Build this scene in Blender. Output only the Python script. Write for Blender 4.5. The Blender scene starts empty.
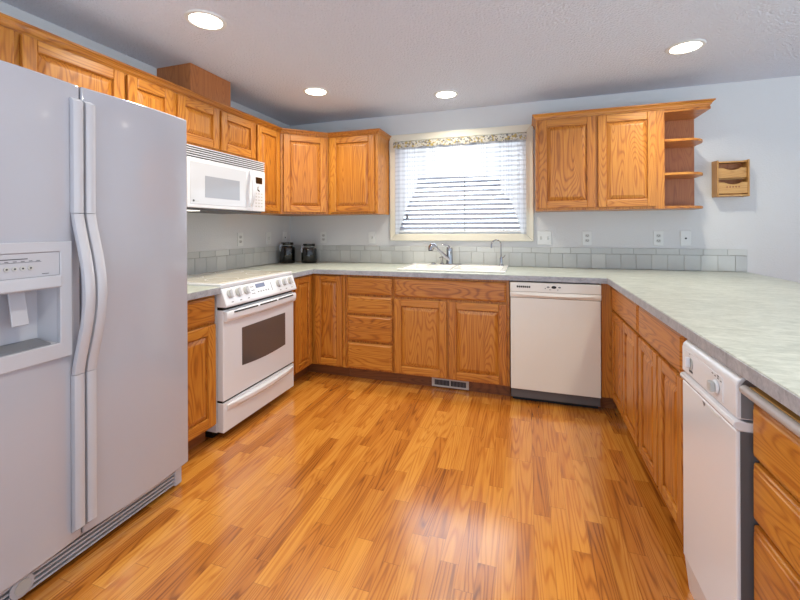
import bpy, bmesh, math, random
from mathutils import Matrix, Vector
random.seed(7)
PI = math.pi
C = bpy.context.scene.collection
SC = bpy.context.scene

# ------------------------------------------------------------------ camera, world, lights, exposure
cam_d = bpy.data.cameras.new('camera')
cam = bpy.data.objects.new('camera', cam_d); C.objects.link(cam)
cam.matrix_world = (Matrix.Translation((2.3526, -3.5461, 1.2516)) @ Matrix.Rotation(0.3121, 4, 'Z')
                    @ Matrix.Rotation(PI / 2, 4, 'X') @ Matrix.Rotation(-0.0049, 4, 'Z'))
cam_d.sensor_width = 36.0; cam_d.lens = 389.957 / 800 * 36; cam_d.shift_y = -71.69 / 800
cam_d.clip_start = 0.05
SC.camera = cam
SC.view_settings.view_transform = 'Standard'; SC.view_settings.look = 'None'
SC.view_settings.gamma = 1; SC.view_settings.use_curve_mapping = False
SC.view_settings.exposure = 0.14

world = bpy.data.worlds.new('world'); SC.world = world; world.use_nodes = True
wt = world.node_tree; wt.nodes.clear()
wo = wt.nodes.new('ShaderNodeOutputWorld'); wb = wt.nodes.new('ShaderNodeBackground')
wc = wt.nodes.new('ShaderNodeTexCoord'); ws = wt.nodes.new('ShaderNodeSeparateXYZ'); wm = wt.nodes.new('ShaderNodeMapRange')
wt.links.new(wc.outputs['Generated'], ws.inputs[0]); wt.links.new(ws.outputs['Y'], wm.inputs['Value'])
wm.inputs['From Min'].default_value = -0.2; wm.inputs['From Max'].default_value = 0.35
wm.inputs['To Min'].default_value = 1.1; wm.inputs['To Max'].default_value = 5.0   # a brighter overcast sky beyond the sink window
wg = wt.nodes.new('ShaderNodeMapRange'); wt.links.new(ws.outputs['Z'], wg.inputs['Value'])          # added glow below the horizon, lifts the ceiling
wg.inputs['From Min'].default_value = 0.0; wg.inputs['From Max'].default_value = -0.12; wg.inputs['To Min'].default_value = 1.0; wg.inputs['To Max'].default_value = 2.7
wx = wt.nodes.new('ShaderNodeMath'); wx.operation = 'MULTIPLY'; wt.links.new(wm.outputs[0], wx.inputs[0]); wt.links.new(wg.outputs[0], wx.inputs[1])
wb.inputs['Color'].default_value = (0.76, 0.88, 1.0, 1)
wn = wt.nodes.new('ShaderNodeMath'); wn.operation = 'MINIMUM'; wn.inputs[1].default_value = 5.0; wt.links.new(wx.outputs[0], wn.inputs[0])
wt.links.new(wn.outputs[0], wb.inputs['Strength']); wt.links.new(wb.outputs[0], wo.inputs[0])

CEIL = 2.333
LAMPS = [(0.784, -1.934), (0.787, -0.83), (1.745, -0.436), (3.27, -0.79)]
LAMPS_ADDED = [(1.75, -2.75), (3.27, -2.45)]  # unseen lamps added outside the frame for exposure
LAMP_W = 8.5

# ------------------------------------------------------------------ material helpers
MATS = {}
def new_mat(name):
    m = bpy.data.materials.new(name); m.use_nodes = True; MATS[name] = m
    return m, m.node_tree, m.node_tree.nodes['Principled BSDF']
def lin(r, g, b):
    f = lambda c: (c / 255 / 12.92) if c / 255 <= 0.04045 else ((c / 255 + 0.055) / 1.055) ** 2.4
    return (f(r), f(g), f(b), 1)
def plain(name, rgb, rough=0.5, metal=0.0, bump=0.0, bscale=300, coat=0.0, emis=0.0, spec=None, bdist=0.004):
    m, t, p = new_mat(name)
    p.inputs['Base Color'].default_value = lin(*rgb); p.inputs['Roughness'].default_value = rough
    p.inputs['Metallic'].default_value = metal; p.inputs['Coat Weight'].default_value = coat
    p.inputs['Coat Roughness'].default_value = 0.08
    if spec is not None: p.inputs['Specular IOR Level'].default_value = spec
    if emis:
        p.inputs['Emission Color'].default_value = lin(*rgb); p.inputs['Emission Strength'].default_value = emis
    tc = t.nodes.new('ShaderNodeTexCoord'); n = t.nodes.new('ShaderNodeTexNoise')
    n.inputs['Scale'].default_value = bscale; n.inputs['Detail'].default_value = 2
    t.links.new(tc.outputs['Object'], n.inputs['Vector'])
    if bump:
        b = t.nodes.new('ShaderNodeBump'); b.inputs['Strength'].default_value = bump; b.inputs['Distance'].default_value = bdist
        t.links.new(n.outputs['Fac'], b.inputs['Height']); t.links.new(b.outputs[0], p.inputs['Normal'])
    return m
def nd(t, typ, **kw):
    n = t.nodes.new(typ)
    for k, v in kw.items():
        if k in n.inputs: n.inputs[k].default_value = v
        else: setattr(n, k, v)
    return n
def math_n(t, op, a, b=None):
    n = t.nodes.new('ShaderNodeMath'); n.operation = op
    for i, v in enumerate((a, b)):
        if v is None: continue
        if isinstance(v, (int, float)): n.inputs[i].default_value = v
        else: t.links.new(v, n.inputs[i])
    return n.outputs[0]
def ramp(t, fac, stops):
    r = t.nodes.new('ShaderNodeValToRGB'); e = r.color_ramp.elements
    while len(e) < len(stops): e.new(0.5)
    for el, (pos, col) in zip(e, stops): el.position = pos; el.color = col
    t.links.new(fac, r.inputs[0]); return r.outputs[0]
def mix(t, fac, a, b, mode='MIX'):
    n = t.nodes.new('ShaderNodeMix'); n.data_type = 'RGBA'; n.blend_type = mode
    if isinstance(fac, (int, float)): n.inputs[0].default_value = fac
    else: t.links.new(fac, n.inputs[0])
    for i, v in ((6, a), (7, b)):
        if isinstance(v, tuple): n.inputs[i].default_value = v
        else: t.links.new(v, n.inputs[i])
    return n.outputs[2]

def oak(name, axis, light, mid, dark, rough=0.38, contrast=1.0):
    """Oak with the grain along one local axis; the offset differs from piece to piece."""
    m, t, p = new_mat(name)
    tc = nd(t, 'ShaderNodeTexCoord'); oi = nd(t, 'ShaderNodeObjectInfo')
    sep = nd(t, 'ShaderNodeSeparateXYZ'); t.links.new(tc.outputs['Object'], sep.inputs[0])
    o = {'x': 'X', 'y': 'Y', 'z': 'Z'}
    along = sep.outputs[o[axis]]
    oth = [sep.outputs[c] for k, c in o.items() if k != axis]
    rnd = oi.outputs['Random']
    cross = math_n(t, 'ADD', oth[0], math_n(t, 'MULTIPLY', rnd, 9.7))
    depth = math_n(t, 'ADD', oth[1], math_n(t, 'MULTIPLY', rnd, 3.1))
    al = math_n(t, 'ADD', along, math_n(t, 'MULTIPLY', rnd, 5.3))
    def vec(a, c, d):
        cb = nd(t, 'ShaderNodeCombineXYZ')
        for i, (src, s) in enumerate(((cross, c), (depth, d), (al, a))):
            t.links.new(math_n(t, 'MULTIPLY', src, s), cb.inputs[i])
        return cb.outputs[0]
    def noise(v, scale, detail=3, rough_=0.6):
        n = nd(t, 'ShaderNodeTexNoise', Scale=scale, Detail=detail, Roughness=rough_); t.links.new(v, n.inputs['Vector']); return n.outputs['Fac']
    big = noise(vec(0.9, 7.0, 7.0), 1.0, 1.2)                      # cathedral field
    rings = math_n(t, 'SINE', math_n(t, 'MULTIPLY', big, 190.0))
    rings = math_n(t, 'ADD', math_n(t, 'MULTIPLY', rings, 0.5), 0.5)
    rings = math_n(t, 'SUBTRACT', 1.0, math_n(t, 'POWER', rings, 3.0))      # thin dark late-wood lines
    pores = noise(vec(7, 320, 320), 1.0, 2)
    fine = noise(vec(2.5, 60, 60), 1.0, 3)
    tone = noise(vec(0.5, 3, 3), 1.0, 1)
    g = math_n(t, 'ADD', math_n(t, 'MULTIPLY', rings, 0.20 * contrast), math_n(t, 'MULTIPLY', fine, 0.44))
    g = math_n(t, 'ADD', g, math_n(t, 'MULTIPLY', pores, 0.30))
    g = math_n(t, 'ADD', g, math_n(t, 'MULTIPLY', rnd, 0.12))
    col = ramp(t, g, [(0.24, dark), (0.50, mid), (0.76, light)])
    col = mix(t, math_n(t, 'MULTIPLY', tone, 0.35), col, mid)
    t.links.new(col, p.inputs['Base Color'])
    p.inputs['Roughness'].default_value = rough; p.inputs['Coat Weight'].default_value = 0.25; p.inputs['Coat Roughness'].default_value = 0.25
    b = nd(t, 'ShaderNodeBump', Strength=0.12, Distance=0.002); t.links.new(pores, b.inputs['Height']); t.links.new(b.outputs[0], p.inputs['Normal'])
    return m

OL, OM, OD = lin(210, 146, 57), lin(178, 106, 31), lin(88, 40, 9)
OAK = {a: oak('oak_grain_' + a, a, OL, OM, OD) for a in 'xyz'}
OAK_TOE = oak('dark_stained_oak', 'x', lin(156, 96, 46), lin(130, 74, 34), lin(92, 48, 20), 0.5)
PINE = {a: oak('pale_pine_' + a, a, lin(206, 164, 98), lin(186, 138, 74), lin(146, 96, 44), 0.5, 0.7) for a in 'xz'}
PLY = oak('brown_plywood', 'z', lin(186, 120, 66), lin(168, 102, 52), lin(138, 78, 38), 0.55)
SHADE_OAK = oak('brown_oak_back', 'z', lin(178, 112, 62), lin(158, 92, 48), lin(120, 64, 30), 0.5)  # oak darkened to paint in the shade behind the open shelves

WHITE = plain('white_appliance_enamel', (228, 231, 238), 0.22, coat=0.4, bump=0.0)
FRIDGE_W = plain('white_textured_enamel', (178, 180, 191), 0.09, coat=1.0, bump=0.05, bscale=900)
FRIDGE_P = plain('white_fridge_plastic', (188, 190, 199), 0.22, coat=0.2)
CREAM = plain('warm_white_enamel', (232, 231, 224), 0.24, coat=0.35)
GREY_P = plain('grey_plastic', (120, 122, 128), 0.45)
GREY_D = plain('dark_grey_metal', (92, 92, 96), 0.5)
BLACK = plain('black_plastic', (16, 16, 17), 0.5)
BLACK_G = plain('black_glass', (6, 6, 7), 0.1, coat=0.6)
CHROME = plain('polished_chrome', (176, 177, 182), 0.07, metal=1.0)
SINKW = plain('white_sink_enamel', (243, 243, 240), 0.15, coat=0.4)
PLATE = plain('white_wall_plate', (215, 218, 218), 0.4)
SOCK = plain('pale_grey_socket', (186, 188, 187), 0.45)
INK = plain('grey_print', (70, 72, 80), 0.6)
TRIMW = plain('cream_painted_trim', (226, 221, 204), 0.45)
VINYL = plain('white_vinyl', (235, 236, 236), 0.35)
BOARDW = plain('white_board_laminate', (176, 170, 170), 0.35)
COOK = plain('cream_ceramic_glass', (228, 223, 208), 0.14, coat=0.5, bscale=40)
OVENGLASS = plain('smoked_oven_glass', (92, 84, 82), 0.1, coat=0.6)
MWGLASS = plain('pale_microwave_glass', (206, 209, 216), 0.05, coat=1.0)
LCD = plain('blue_grey_display', (112, 120, 150), 0.2)
GROUT = plain('grey_grout', (150, 150, 148), 0.8)
LENS = plain('glowing_lamp_lens', (255, 246, 228), 0.5, emis=9.0)
MWLENS = plain('glowing_cooktop_lamp', (255, 250, 240), 0.5, emis=1.6)
CEILM = plain('knockdown_ceiling_paint', (212, 218, 231), 0.85, bump=1.0, bscale=75, bdist=0.012)
WALLM = plain('pale_blue_grey_wall_paint', (206, 208, 210), 0.75, bump=0.35, bscale=90)

def tile_mat():
    m, t, p = new_mat('sage_grey_glazed_tile')
    g = nd(t, 'ShaderNodeNewGeometry'); tc = nd(t, 'ShaderNodeTexCoord')
    n = nd(t, 'ShaderNodeTexNoise', Scale=14.0, Detail=3.0); t.links.new(tc.outputs['Object'], n.inputs['Vector'])
    v = math_n(t, 'ADD', math_n(t, 'MULTIPLY', g.outputs['Random Per Island'], 0.6), math_n(t, 'MULTIPLY', n.outputs['Fac'], 0.4))
    t.links.new(ramp(t, v, [(0.1, lin(177, 180, 180)), (0.9, lin(198, 201, 199))]), p.inputs['Base Color'])
    p.inputs['Roughness'].default_value = 0.3; return m
TILE = tile_mat()

def laminate(name, a, b, c):
    m, t, p = new_mat(name)
    tc = nd(t, 'ShaderNodeTexCoord'); mp = nd(t, 'ShaderNodeMapping'); mp.inputs['Scale'].default_value = (1.0, 2.6, 2.0)
    t.links.new(tc.outputs['Object'], mp.inputs['Vector'])
    n1 = nd(t, 'ShaderNodeTexNoise', Scale=9.0, Detail=6.0, Roughness=0.65, Distortion=1.2); n2 = nd(t, 'ShaderNodeTexNoise', Scale=70.0, Detail=3.0)
    t.links.new(mp.outputs[0], n1.inputs['Vector']); t.links.new(mp.outputs[0], n2.inputs['Vector'])
    v = math_n(t, 'ADD', math_n(t, 'MULTIPLY', n1.outputs['Fac'], 0.7), math_n(t, 'MULTIPLY', n2.outputs['Fac'], 0.3))
    t.links.new(ramp(t, v, [(0.34, a), (0.5, b), (0.66, c)]), p.inputs['Base Color'])
    p.inputs['Roughness'].default_value = 0.36; return m
LAM = laminate('mottled_grey_green_laminate', lin(154, 162, 156), lin(177, 184, 177), lin(198, 203, 196))
LAM_E = laminate('grey_laminate_edge', lin(140, 145, 154), lin(164, 168, 177), lin(184, 187, 194))  # counter laminate toned darker to carry the shade on its front edges

def floor_mat():
    m, t, p = new_mat('three_strip_oak_laminate')
    tc = nd(t, 'ShaderNodeTexCoord'); s = nd(t, 'ShaderNodeSeparateXYZ'); t.links.new(tc.outputs['Object'], s.inputs[0])
    W, L = 0.068, 0.46
    xs = math_n(t, 'DIVIDE', s.outputs['X'], W); i = math_n(t, 'FLOOR', xs)
    wn = nd(t, 'ShaderNodeTexWhiteNoise', noise_dimensions='1D'); t.links.new(i, wn.inputs['W'])
    ys = math_n(t, 'ADD', math_n(t, 'DIVIDE', s.outputs['Y'], L), math_n(t, 'MULTIPLY', wn.outputs['Value'], 7.0)); j = math_n(t, 'FLOOR', ys)
    cb = nd(t, 'ShaderNodeCombineXYZ'); t.links.new(i, cb.inputs[0]); t.links.new(j, cb.inputs[1])
    w2 = nd(t, 'ShaderNodeTexWhiteNoise', noise_dimensions='2D'); t.links.new(cb.outputs[0], w2.inputs['Vector'])
    r = w2.outputs['Value']
    def vec(cx, ay):
        c = nd(t, 'ShaderNodeCombineXYZ')
        t.links.new(math_n(t, 'MULTIPLY', math_n(t, 'ADD', s.outputs['X'], math_n(t, 'MULTIPLY', r, 31.0)), cx), c.inputs[0])
        t.links.new(math_n(t, 'MULTIPLY', math_n(t, 'ADD', s.outputs['Y'], math_n(t, 'MULTIPLY', r, 17.0)), ay), c.inputs[1]); return c.outputs[0]
    def noise(v, d=3):
        n = nd(t, 'ShaderNodeTexNoise', Scale=1.0, Detail=d, Roughness=0.6); t.links.new(v, n.inputs['Vector']); return n.outputs['Fac']
    big = noise(vec(10.0, 0.55), 1.2)
    rings = math_n(t, 'SINE', math_n(t, 'MULTIPLY', big, 130.0)); rings = math_n(t, 'ADD', math_n(t, 'MULTIPLY', rings, 0.5), 0.5); rings = math_n(t, 'SUBTRACT', 1.0, math_n(t, 'POWER', rings, 3.0))
    fine = noise(vec(75.0, 3.0)); pores = noise(vec(330.0, 9.0), 2)
    g = math_n(t, 'ADD', math_n(t, 'MULTIPLY', rings, 0.19), math_n(t, 'MULTIPLY', fine, 0.36))
    g = math_n(t, 'ADD', g, math_n(t, 'MULTIPLY', pores, 0.2)); g = math_n(t, 'ADD', g, math_n(t, 'MULTIPLY', r, 0.30))
    col = ramp(t, g, [(0.24, lin(118, 62, 18)), (0.50, lin(182, 110, 38)), (0.76, lin(210, 144, 60)), (0.96, lin(220, 162, 84))])
    fx = math_n(t, 'FRACT', xs); ex = math_n(t, 'LESS_THAN', fx, 0.022)
    fy = math_n(t, 'FRACT', ys); ey = math_n(t, 'LESS_THAN', fy, 0.005)
    e = math_n(t, 'MULTIPLY', math_n(t, 'MAXIMUM', ex, ey), 0.45)
    t.links.new(mix(t, e, col, lin(96, 52, 22)), p.inputs['Base Color'])
    p.inputs['Roughness'].default_value = 0.24; p.inputs['Specular IOR Level'].default_value = 0.5; p.inputs['Coat Weight'].default_value = 0.9; p.inputs['Coat Roughness'].default_value = 0.17; p.inputs['Coat IOR'].default_value = 1.55
    b = nd(t, 'ShaderNodeBump', Strength=0.06, Distance=0.002); t.links.new(pores, b.inputs['Height']); t.links.new(b.outputs[0], p.inputs['Normal'])
    return m
FLOORM = floor_mat()

def sheer(name, colour, trans, pattern):
    m, t, p = new_mat(name); t.nodes.remove(p)
    out = [n for n in t.nodes if n.type == 'OUTPUT_MATERIAL'][0]
    d = nd(t, 'ShaderNodeBsdfDiffuse', Color=colour); tl = nd(t, 'ShaderNodeBsdfTranslucent', Color=colour); tp = nd(t, 'ShaderNodeBsdfTransparent')
    m1 = nd(t, 'ShaderNodeMixShader'); m1.inputs[0].default_value = 0.6
    t.links.new(d.outputs[0], m1.inputs[1]); t.links.new(tl.outputs[0], m1.inputs[2])
    m2 = nd(t, 'ShaderNodeMixShader')
    tc = nd(t, 'ShaderNodeTexCoord'); s = nd(t, 'ShaderNodeSeparateXYZ'); t.links.new(tc.outputs['Object'], s.inputs[0])
    if pattern:                                                  # woven check with denser threads
        a = math_n(t, 'LESS_THAN', math_n(t, 'FRACT', math_n(t, 'ADD', math_n(t, 'MULTIPLY', s.outputs['X'], 24.0), math_n(t, 'MULTIPLY', math_n(t, 'SINE', math_n(t, 'MULTIPLY', s.outputs['X'], 29.0)), 0.9))), 0.35)
        b = math_n(t, 'LESS_THAN', math_n(t, 'FRACT', math_n(t, 'MULTIPLY', s.outputs['Z'], 24.0)), 0.35)
        cc = mix(t, math_n(t, 'MULTIPLY', math_n(t, 'ADD', a, b), 0.5), colour, (0.62, 0.63, 0.66, 1))
        t.links.new(cc, d.inputs[0]); t.links.new(cc, tl.inputs[0])
    m2.inputs[0].default_value = trans
    t.links.new(m1.outputs[0], m2.inputs[1]); t.links.new(tp.outputs[0], m2.inputs[2]); t.links.new(m2.outputs[0], out.inputs[0])
    return m
SHEER = sheer('white_sheer_check_fabric', (0.84, 0.85, 0.88, 1), 0.07, True)
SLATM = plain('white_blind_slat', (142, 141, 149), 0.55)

def valance_mat():
    m, t, p = new_mat('floral_valance_fabric')
    tc = nd(t, 'ShaderNodeTexCoord'); v = nd(t, 'ShaderNodeTexVoronoi', Scale=70.0); n = nd(t, 'ShaderNodeTexNoise', Scale=16.0, Detail=3.0)
    t.links.new(tc.outputs['Object'], v.inputs['Vector']); t.links.new(tc.outputs['Object'], n.inputs['Vector'])
    sp = nd(t, 'ShaderNodeSeparateColor'); t.links.new(v.outputs['Color'], sp.inputs[0])
    c = ramp(t, sp.outputs[0], [(0.0, lin(186, 184, 178)), (0.40, lin(190, 188, 180)), (0.45, lin(158, 140, 78)), (0.62, lin(166, 150, 96)), (0.67, lin(98, 98, 104)), (0.85, lin(120, 120, 116)), (0.9, lin(188, 186, 178))])
    t.links.new(c, p.inputs['Base Color']); p.inputs['Roughness'].default_value = 0.9; return m
VALM = valance_mat()

def glass_mat():
    m, t, p = new_mat('window_glass'); t.nodes.remove(p)
    out = [n for n in t.nodes if n.type == 'OUTPUT_MATERIAL'][0]
    a = nd(t, 'ShaderNodeBsdfTransparent'); g = nd(t, 'ShaderNodeBsdfGlossy', Roughness=0.02); x = nd(t, 'ShaderNodeMixShader'); x.inputs[0].default_value = 0.06
    t.links.new(a.outputs[0], x.inputs[1]); t.links.new(g.outputs[0], x.inputs[2]); t.links.new(x.outputs[0], out.inputs[0]); return m
GLASS = glass_mat()

# ------------------------------------------------------------------ mesh helpers
class MB:
    def __init__(self): self.v = []; self.f = []
    def box(self, x0, x1, y0, y1, z0, z1):
        b = len(self.v)
        self.v += [(x, y, z) for z in (z0, z1) for y in (y0, y1) for x in (x0, x1)]
        self.f += [tuple(b + i for i in q) for q in ((0, 2, 3, 1), (4, 5, 7, 6), (0, 1, 5, 4), (2, 6, 7, 3), (0, 4, 6, 2), (1, 3, 7, 5))]
        return self
    def prism(self, poly, a0, a1, axis):
        """poly in the two other axes (in x,y,z order), extruded from a0 to a1 along axis."""
        b = len(self.v); n = len(poly)
        for a in (a0, a1):
            for p, q in poly:
                self.v.append({'x': (a, p, q), 'y': (p, a, q), 'z': (p, q, a)}[axis])
        self.f += [tuple(b + i for i in range(n)), tuple(b + n + i for i in reversed(range(n)))]
        for i in range(n):
            j = (i + 1) % n; self.f.append((b + i, b + n + i, b + n + j, b + j))
        return self
    def lathe(self, prof, seg=24, c=(0, 0, 0), axis='z'):
        """prof: (radius, height) pairs, closed at both ends by caps."""
        b = len(self.v)
        for r, hgt in prof:
            for k in range(seg):
                a = 2 * PI * k / seg; p, q = r * math.cos(a), r * math.sin(a)
                d = {'z': (p, q, hgt), 'y': (p, hgt, q), 'x': (hgt, p, q)}[axis]
                self.v.append((c[0] + d[0], c[1] + d[1], c[2] + d[2]))
        n = len(prof)
        for i in range(n - 1):
            for k in range(seg):
                l = (k + 1) % seg; self.f.append((b + i * seg + k, b + i * seg + l, b + (i + 1) * seg + l, b + (i + 1) * seg + k))
        self.f.append(tuple(b + k for k in reversed(range(seg)))); self.f.append(tuple(b + (n - 1) * seg + k for k in range(seg)))
        return self
    def tube(self, pts, r, seg=10):
        pts = [Vector(p) for p in pts]; b = len(self.v); n = len(pts)
        rs = r if isinstance(r, (list, tuple)) else [r] * n
        up = Vector((0, 0, 1)); prev = None
        for i, p in enumerate(pts):
            d = (pts[min(i + 1, n - 1)] - pts[max(i - 1, 0)]).normalized()
            if prev is None:
                ref = up if abs(d.z) < 0.9 else Vector((1, 0, 0)); s = d.cross(ref).normalized()
            else: s = (prev - d * prev.dot(d)).normalized()
            prev = s; u = s.cross(d).normalized()
            for k in range(seg):
                a = 2 * PI * k / seg; self.v.append(tuple(p + s * (rs[i] * math.cos(a)) + u * (rs[i] * math.sin(a))))
        for i in range(n - 1):
            for k in range(seg):
                l = (k + 1) % seg; self.f.append((b + i * seg + k, b + i * seg + l, b + (i + 1) * seg + l, b + (i + 1) * seg + k))
        self.f.append(tuple(b + k for k in reversed(range(seg)))); self.f.append(tuple(b + (n - 1) * seg + k for k in range(seg)))
        return self
    def section(self, rings):
        """rings: lists of points of equal length joined into a closed skin with end caps."""
        b = len(self.v); n = len(rings[0])
        for r in rings: self.v += [tuple(p) for p in r]
        for i in range(len(rings) - 1):
            for k in range(n):
                l = (k + 1) % n; self.f.append((b + i * n + k, b + i * n + l, b + (i + 1) * n + l, b + (i + 1) * n + k))
        self.f.append(tuple(b + k for k in reversed(range(n)))); e = b + (len(rings) - 1) * n; self.f.append(tuple(e + k for k in range(n)))
        return self
    def cells(self, us, ws, keep, near, far):
        """Slab of grid cells (u, w) with holes; near/far map (u, w) to a point on either face."""
        b = len(self.v); nu, nw = len(us), len(ws)
        for fn in (near, far):
            for u in us:
                for w in ws: self.v.append(fn(u, w))
        N = nu * nw; id_ = lambda i, j, k=0: b + k * N + i * nw + j
        inside = lambda i, j: 0 <= i < nu - 1 and 0 <= j < nw - 1 and keep((us[i] + us[i + 1]) / 2, (ws[j] + ws[j + 1]) / 2)
        for i in range(nu - 1):
            for j in range(nw - 1):
                if not inside(i, j): continue
                self.f.append((id_(i, j), id_(i + 1, j), id_(i + 1, j + 1), id_(i, j + 1)))
                self.f.append((id_(i, j, 1), id_(i, j + 1, 1), id_(i + 1, j + 1, 1), id_(i + 1, j, 1)))
                for (di, dj, p, q) in ((-1, 0, (i, j), (i, j + 1)), (1, 0, (i + 1, j), (i + 1, j + 1)), (0, -1, (i, j), (i + 1, j)), (0, 1, (i, j + 1), (i + 1, j + 1))):
                    if not inside(i + di, j + dj): self.f.append((id_(*p), id_(*q), id_(*q, 1), id_(*p, 1)))
        return self
    def build(self, name, mat, parent=None, bevel=0.0, seg=2, smooth=False, loc=None, rot=None, angle=30):
        me = bpy.data.meshes.new(name); bm = bmesh.new()
        vs = [bm.verts.new(p) for p in self.v]
        for f in self.f:
            try: bm.faces.new([vs[i] for i in f])
            except ValueError: pass
        loose = [v for v in bm.verts if not v.link_faces]
        if loose: bmesh.ops.delete(bm, geom=loose, context='VERTS')
        bmesh.ops.recalc_face_normals(bm, faces=bm.faces)
        if smooth:
            for f in bm.faces: f.smooth = True
            for e in bm.edges:
                if len(e.link_faces) == 2 and e.calc_face_angle(0) > math.radians(35): e.smooth = False
        bm.to_mesh(me); bm.free()
        o = bpy.data.objects.new(name, me); C.objects.link(o); me.materials.append(mat)
        if parent: o.parent = parent
        if loc: o.location = loc
        if rot: o.rotation_euler = rot
        if bevel:
            md = o.modifiers.new('bevel', 'BEVEL'); md.width = bevel; md.segments = seg; md.limit_method = 'ANGLE'; md.angle_limit = math.radians(angle)
            if seg > 1:
                md.harden_normals = False
        return o

def tag(o, label, cat, group=None, kind=None):
    o['label'] = label; o['category'] = cat
    if group: o['group'] = group
    if kind: o['kind'] = kind
    return o
def thing(name, label, cat, loc=(0, 0, 0), rz=0, group=None):
    o = bpy.data.objects.new(name, None); C.objects.link(o)
    o.location = loc; o.rotation_euler = (0, 0, rz); o.empty_display_size = 0.1
    return tag(o, label, cat, group)
def struct(o):
    o['kind'] = 'structure'; return o
def copy_tree(o, parent=None):
    c = o.copy(); C.objects.link(c)
    if parent: c.parent = parent
    for ch in list(o.children): copy_tree(ch, c)
    return c
def lerp(a, b, t): return a + (b - a) * t

# ------------------------------------------------------------------ the room
XR, YB = 6.4, -5.4
struct(MB().box(-0.12, XR, YB, 0.12, -0.08, 0).build('floor', FLOORM))
struct(MB().box(-0.12, XR, YB, 0.12, CEIL, CEIL + 0.1).build('ceiling', CEILM))
struct(MB().box(-0.12, 0, YB, 0, 0, CEIL).build('wall_left', WALLM))
struct(MB().cells([YB, -4.9, -0.9, 0], [0, 2.1, CEIL], lambda u, w: not (-4.9 < u < -0.9 and w < 2.1), lambda u, w: (XR, u, w), lambda u, w: (XR + 0.12, u, w)).build('wall_right', WALLM))   # wide patio doorway
WX0, WX1, WZ0, WZ1 = 1.18, 2.35, 1.20, 2.075
struct(MB().cells([-0.12, WX0, WX1, XR + 0.12], [0, WZ0, WZ1, CEIL],
       lambda u, w: not (WX0 < u < WX1 and WZ0 < w < WZ1), lambda u, w: (u, 0, w), lambda u, w: (u, 0.12, w)).build('wall_back', WALLM))
# window in the back wall
win = bpy.data.objects.new('window_1', None); C.objects.link(win); win.location = ((WX0 + WX1) / 2, 0.06, WZ0); struct(win)
WO = Vector(win.location)
def wpart(mb, name, mat, **k):
    mb.v = [(x - WO.x, y - WO.y, z - WO.z) for x, y, z in mb.v]; return mb.build(name, mat, win, **k)
fr = 0.035
wpart(MB().cells([WX0, WX0 + fr, WX1 - fr, WX1], [WZ0, WZ0 + fr, WZ1 - fr, WZ1], lambda u, w: not (WX0 + fr < u < WX1 - fr and WZ0 + fr < w < WZ1 - fr),
      lambda u, w: (u, 0.07, w), lambda u, w: (u, 0.115, w)), 'window_frame', VINYL, bevel=0.004)
wpart(MB().box(WX0 + fr, WX1 - fr, 0.09, 0.094, WZ0 + fr, WZ1 - fr), 'window_pane', GLASS)
CW = 0.066
def casing(mb): wpart(mb, 'window_casing', TRIMW, bevel=0.006, seg=3)
casing(MB().prism([(WX0 - CW, WZ0 - CW), (WX0, WZ0), (WX0, WZ1), (WX0 - CW, WZ1 + CW)], -0.022, 0.0, 'y'))
casing(MB().prism([(WX1, WZ0), (WX1 + CW, WZ0 - CW), (WX1 + CW, WZ1 + CW), (WX1, WZ1)], -0.022, 0.0, 'y'))
casing(MB().prism([(WX0, WZ1), (WX1, WZ1), (WX1 + CW, WZ1 + CW), (WX0 - CW, WZ1 + CW)], -0.022, 0.0, 'y'))
casing(MB().prism([(WX0 - CW, WZ0 - CW), (WX1 + CW, WZ0 - CW), (WX1, WZ0), (WX0, WZ0)], -0.022, 0.0, 'y'))

# ------------------------------------------------------------------ recessed lamps
def can(x, y, label, seen=True):
    L = thing('ceiling_light', label, 'ceiling light', (x, y, CEIL), 0, 'recessed ceiling lights')
    ring = [(0.078, -0.002), (0.080, -0.008), (0.096, -0.007), (0.100, -0.0005)]
    m = MB(); seg = 40
    for r, z in ring:
        for k in range(seg): a = 2 * PI * k / seg; m.v.append((r * math.cos(a), r * math.sin(a), z))
    for i in range(4):
        for k in range(seg):
            l = (k + 1) % seg; j = (i + 1) % 4; m.f.append((i * seg + k, i * seg + l, j * seg + l, j * seg + k))
    m.build('trim_ring', PLATE, L, smooth=True)
    MB().lathe([(0.0775, -0.001), (0.077, -0.004), (0.05, -0.010), (0.02, -0.013)], 32).build('lens', LENS, L, smooth=True)
    ld = bpy.data.lights.new('lamp', 'AREA'); ld.shape = 'DISK'; ld.size = 0.15; ld.energy = LAMP_W; ld.color = (1.0, 0.92, 0.76); ld.spread = math.radians(140)
    lo = bpy.data.objects.new('lamp', ld); C.objects.link(lo); lo.parent = L; lo.location = (0, 0, -0.018)
lab = ['lit recessed round ceiling light nearest the refrigerator top', 'lit recessed round ceiling light over the corner wall cabinets',
       'lit recessed round ceiling light above the sink window', 'lit recessed round ceiling light in front of the open end shelves']
for (x, y), s in zip(LAMPS, lab): can(x, y, s)
for (x, y), s in zip(LAMPS_ADDED, ['lit recessed round ceiling light over the middle of the floor', 'lit recessed round ceiling light over the peninsula']): can(x, y, s)

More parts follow.
